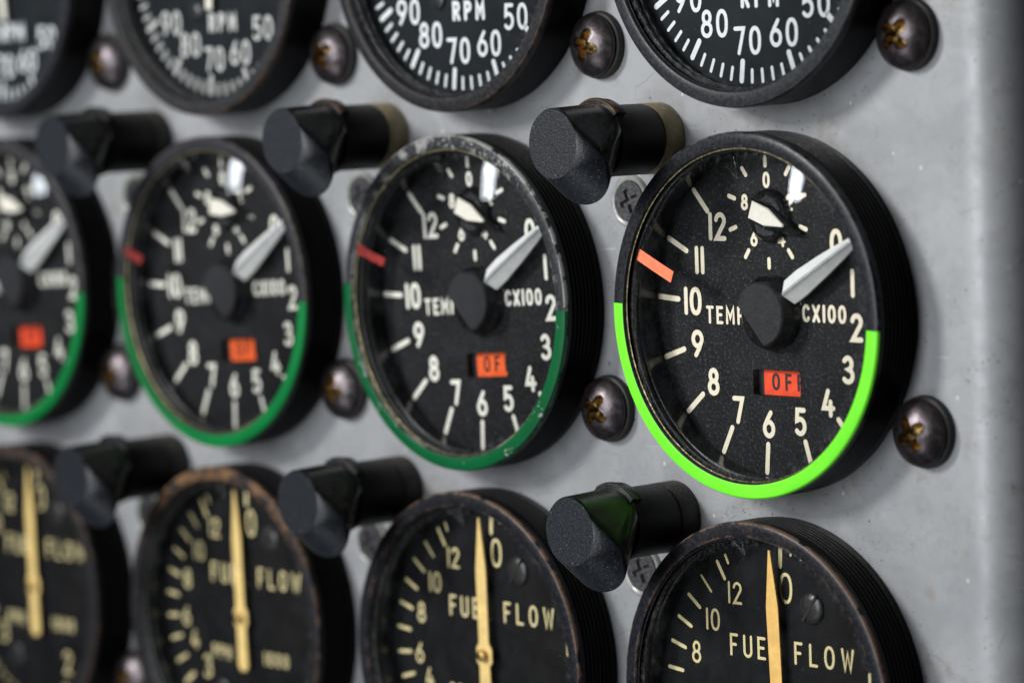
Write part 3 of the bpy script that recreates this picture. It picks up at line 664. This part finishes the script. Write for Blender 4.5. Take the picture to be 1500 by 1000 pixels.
lamp_post((-2.68 - PX, 0, -3.60), 'black lamp post with dusty collar below left of the chipped green-arc gauge', 'collarb', 'clipb', 'lensk')
lamp_post((-2.66 - 2 * PX, 0, -3.60), 'blurred black lamp post at lower left above the leftmost fuel flow gauges', 'collarb', 'clipb', 'lensk')

# ------------------------------------------------------------------ dome screws
def cross_depth(x, z, rot):
    c, s = math.cos(rot), math.sin(rot); u, v = x * c + z * s, -x * s + z * c
    r = math.hypot(x, z); best = 1e9
    # four round lobes joined in the middle
    for a in (0, 90, 180, 270):
        px, pz = 0.195 * math.cos(R_(a)), 0.195 * math.sin(R_(a))
        t = max(0, min(1, (u * px + v * pz) / (px * px + pz * pz))); d = math.hypot(u - px * t, v - pz * t) - 0.092; best = min(best, d)
    return best
def dome_mesh(rot, head_r=0.53):
    n, m = 96, 40; V = [(0, 0, 0)]; F = []; cav = []
    hh = 0.21; Rd = (head_r ** 2 + hh ** 2) / (2 * hh)
    def top(r): return 0.24 + math.sqrt(Rd * Rd - r * r) - (Rd - hh)
    def pt(r, a):
        x, z = r * math.sin(a), r * math.cos(a); d = cross_depth(x, z, rot); h = top(r)
        if d < 0: h = top(r) - min(0.20, 0.035 + (-d) * 4.0)
        elif d < 0.012: h += 0.004
        return (x, -h, z), d
    p0, d0 = pt(0.0, 0); V = [p0]; cav = [d0]
    for j in range(1, m + 1):
        r = head_r * (j / m) ** 0.92
        for i in range(n):
            p, d = pt(r, 2 * PI * i / n); V.append(p); cav.append(d)
    for extra in ((head_r + 0.012, 0.225), (head_r + 0.012, 0.19), (head_r - 0.02, 0.15), (head_r - 0.02, 0.0)):
        for i in range(n): a = 2 * PI * i / n; V.append((extra[0] * math.sin(a), -extra[1], extra[0] * math.cos(a))); cav.append(1)
    for i in range(n): F.append((0, 1 + i, 1 + (i + 1) % n))
    for j in range(m + 3):
        for i in range(n): F.append((1 + j * n + i, 1 + j * n + (i + 1) % n, 1 + (j + 1) * n + (i + 1) % n, 1 + (j + 1) * n + i))
    me = mesh('screw_head', V, F, ang=48); me.materials.append(MT['head'])
    return me, V, cav
def recess_mesh(rot):
    """the gold cross recess lining, a hair proud of the carved head"""
    me, V, cav = dome_mesh(rot); bm = bmesh.new(); bm.from_mesh(me)
    bm.verts.ensure_lookup_table(); kill = [f for f in bm.faces if max(cross_depth(v.co.x, v.co.z, rot) for v in f.verts) > 0.006 or max(math.hypot(v.co.x, v.co.z) for v in f.verts) > 0.4]
    bmesh.ops.delete(bm, geom=kill, context='FACES')
    for v in bm.verts: v.co.y -= 0.004
    m2 = bpy.data.meshes.new('recess'); bm.to_mesh(m2); bm.free(); m2.materials.clear(); return m2
HEADS = []
for rr in (38, 62, 15):
    a, _, _ = dome_mesh(R_(rr)); b = recess_mesh(R_(rr)); HEADS.append((a, b))
Vw, Fw = revolve([(0.50, 0.0), (0.575, 0.0), (0.59, 0.04), (0.575, 0.13), (0.52, 0.16)], 64); WASH = mesh('washer', Vw, Fw, ang=40)
def dome_screw(k, z, label, v=0, dx=0.0, dz=0.0):
    root = empty('dome_screw', (3.456 - 0.40 - k * PX + dx, 0, z + dz), label, 'screw', 'large dome head screws on the panel')
    root.rotation_euler = (0, R_(((k * 37 + int(z * 10) * 13) % 40) - 20), 0)
    hd = obj('head', HEADS[v][0], None, root); obj('recess', HEADS[v][1], MT['brass'], hd); obj('washer', WASH, MT['rubber'], root)
dome_screw(0, 4.49, 'dark dome screw at the top right of the panel, right of the rightmost rpm gauge', 0, -0.04)
dome_screw(1, 4.49, 'sharp dome screw with gold cross recess between the two rightmost rpm gauges', 1, 0.03)
dome_screw(2, 4.49, 'slightly blurred dome screw between the second and third rpm gauges from the right', 2, 0.02)
dome_screw(3, 4.49, 'blurred dome screw at upper left between the two leftmost rpm gauges', 0, 0.02)
dome_screw(0, -1.81, 'dark dome screw to the right of the fluorescent green gauge, near the panel edge', 2, 0.10)
dome_screw(1, -1.81, 'sharp dome screw with gold recess between the fluorescent green gauge and the chipped gauge', 0)
dome_screw(2, -1.81, 'slightly blurred dome screw left of the chipped green-arc gauge', 1, -0.05)
dome_screw(3, -1.81, 'blurred dome screw between the two leftmost temperature gauges', 2, -0.03)
dome_screw(3, -8.10, 'blurred dome screw at the bottom edge between the two leftmost fuel flow gauges', 1)

# ------------------------------------------------------------------ flat gauge mounting screws, half hidden by the bezels
def flat_screw(x, z, label):
    root = empty('flat_screw', (x, 0, z), label, 'screw', 'flat mounting screws half hidden behind gauge rims')
    V, F = revolve([(0.36, -0.01), (0.36, 0.05), (0.40, 0.075), (0.435, 0.075), (0.46, 0.05), (0.47, -0.01)], 56); obj('washer', mesh('washer', V, F, ang=40), MT['clearring'], root)
    n = 72; V = []; F = []; rs = [0.0, .05, .09, .13, .16, .19, .22, .25, .28, .31, .335, .35, .35]
    V.append((0, -0.015, 0))
    for j, r in enumerate(rs[1:]):
        for i in range(n):
            a = 2 * PI * i / n; xx, zz = r * math.sin(a), r * math.cos(a)
            c, s = math.cos(0.4), math.sin(0.4); u, w = abs(xx * c + zz * s), abs(-xx * s + zz * c)
            d = max(min(u, w) - 0.045, max(u, w) - 0.2); h = 0.075 - (0.06 if d < 0 else 0.0)
            if j == len(rs) - 2: h = -0.01
            V.append((xx, -h, zz))
    for i in range(n): F.append((0, 1 + i, 1 + (i + 1) % n))
    for j in range(len(rs) - 2):
        for i in range(n): F.append((1 + j * n + i, 1 + j * n + (i + 1) % n, 1 + (j + 1) * n + (i + 1) % n, 1 + (j + 1) * n + i))
    obj('head', mesh('head', V, F, ang=40), MT['flat'], root)
flat_screw(-3.45, 1.80, 'flat cross screw peeking out left of the fluorescent green gauge')
flat_screw(-3.43, -RZ + 1.80, 'flat cross screw peeking out left of the rightmost fuel flow gauge')
flat_screw(-3.50 - PX, 1.84, 'flat cross screw peeking out left of the chipped gauge')
flat_screw(-3.60 - PX, -RZ + 1.72, 'flat cross screw peeking out left of the second fuel flow gauge from the right')
flat_screw(-3.47 - 2 * PX, 1.80, 'blurred flat screw peeking out left of the third temperature gauge from the right')
flat_screw(-3.47 - 2 * PX, -RZ + 1.75, 'blurred flat screw peeking out left of the copper-topped fuel flow gauge')
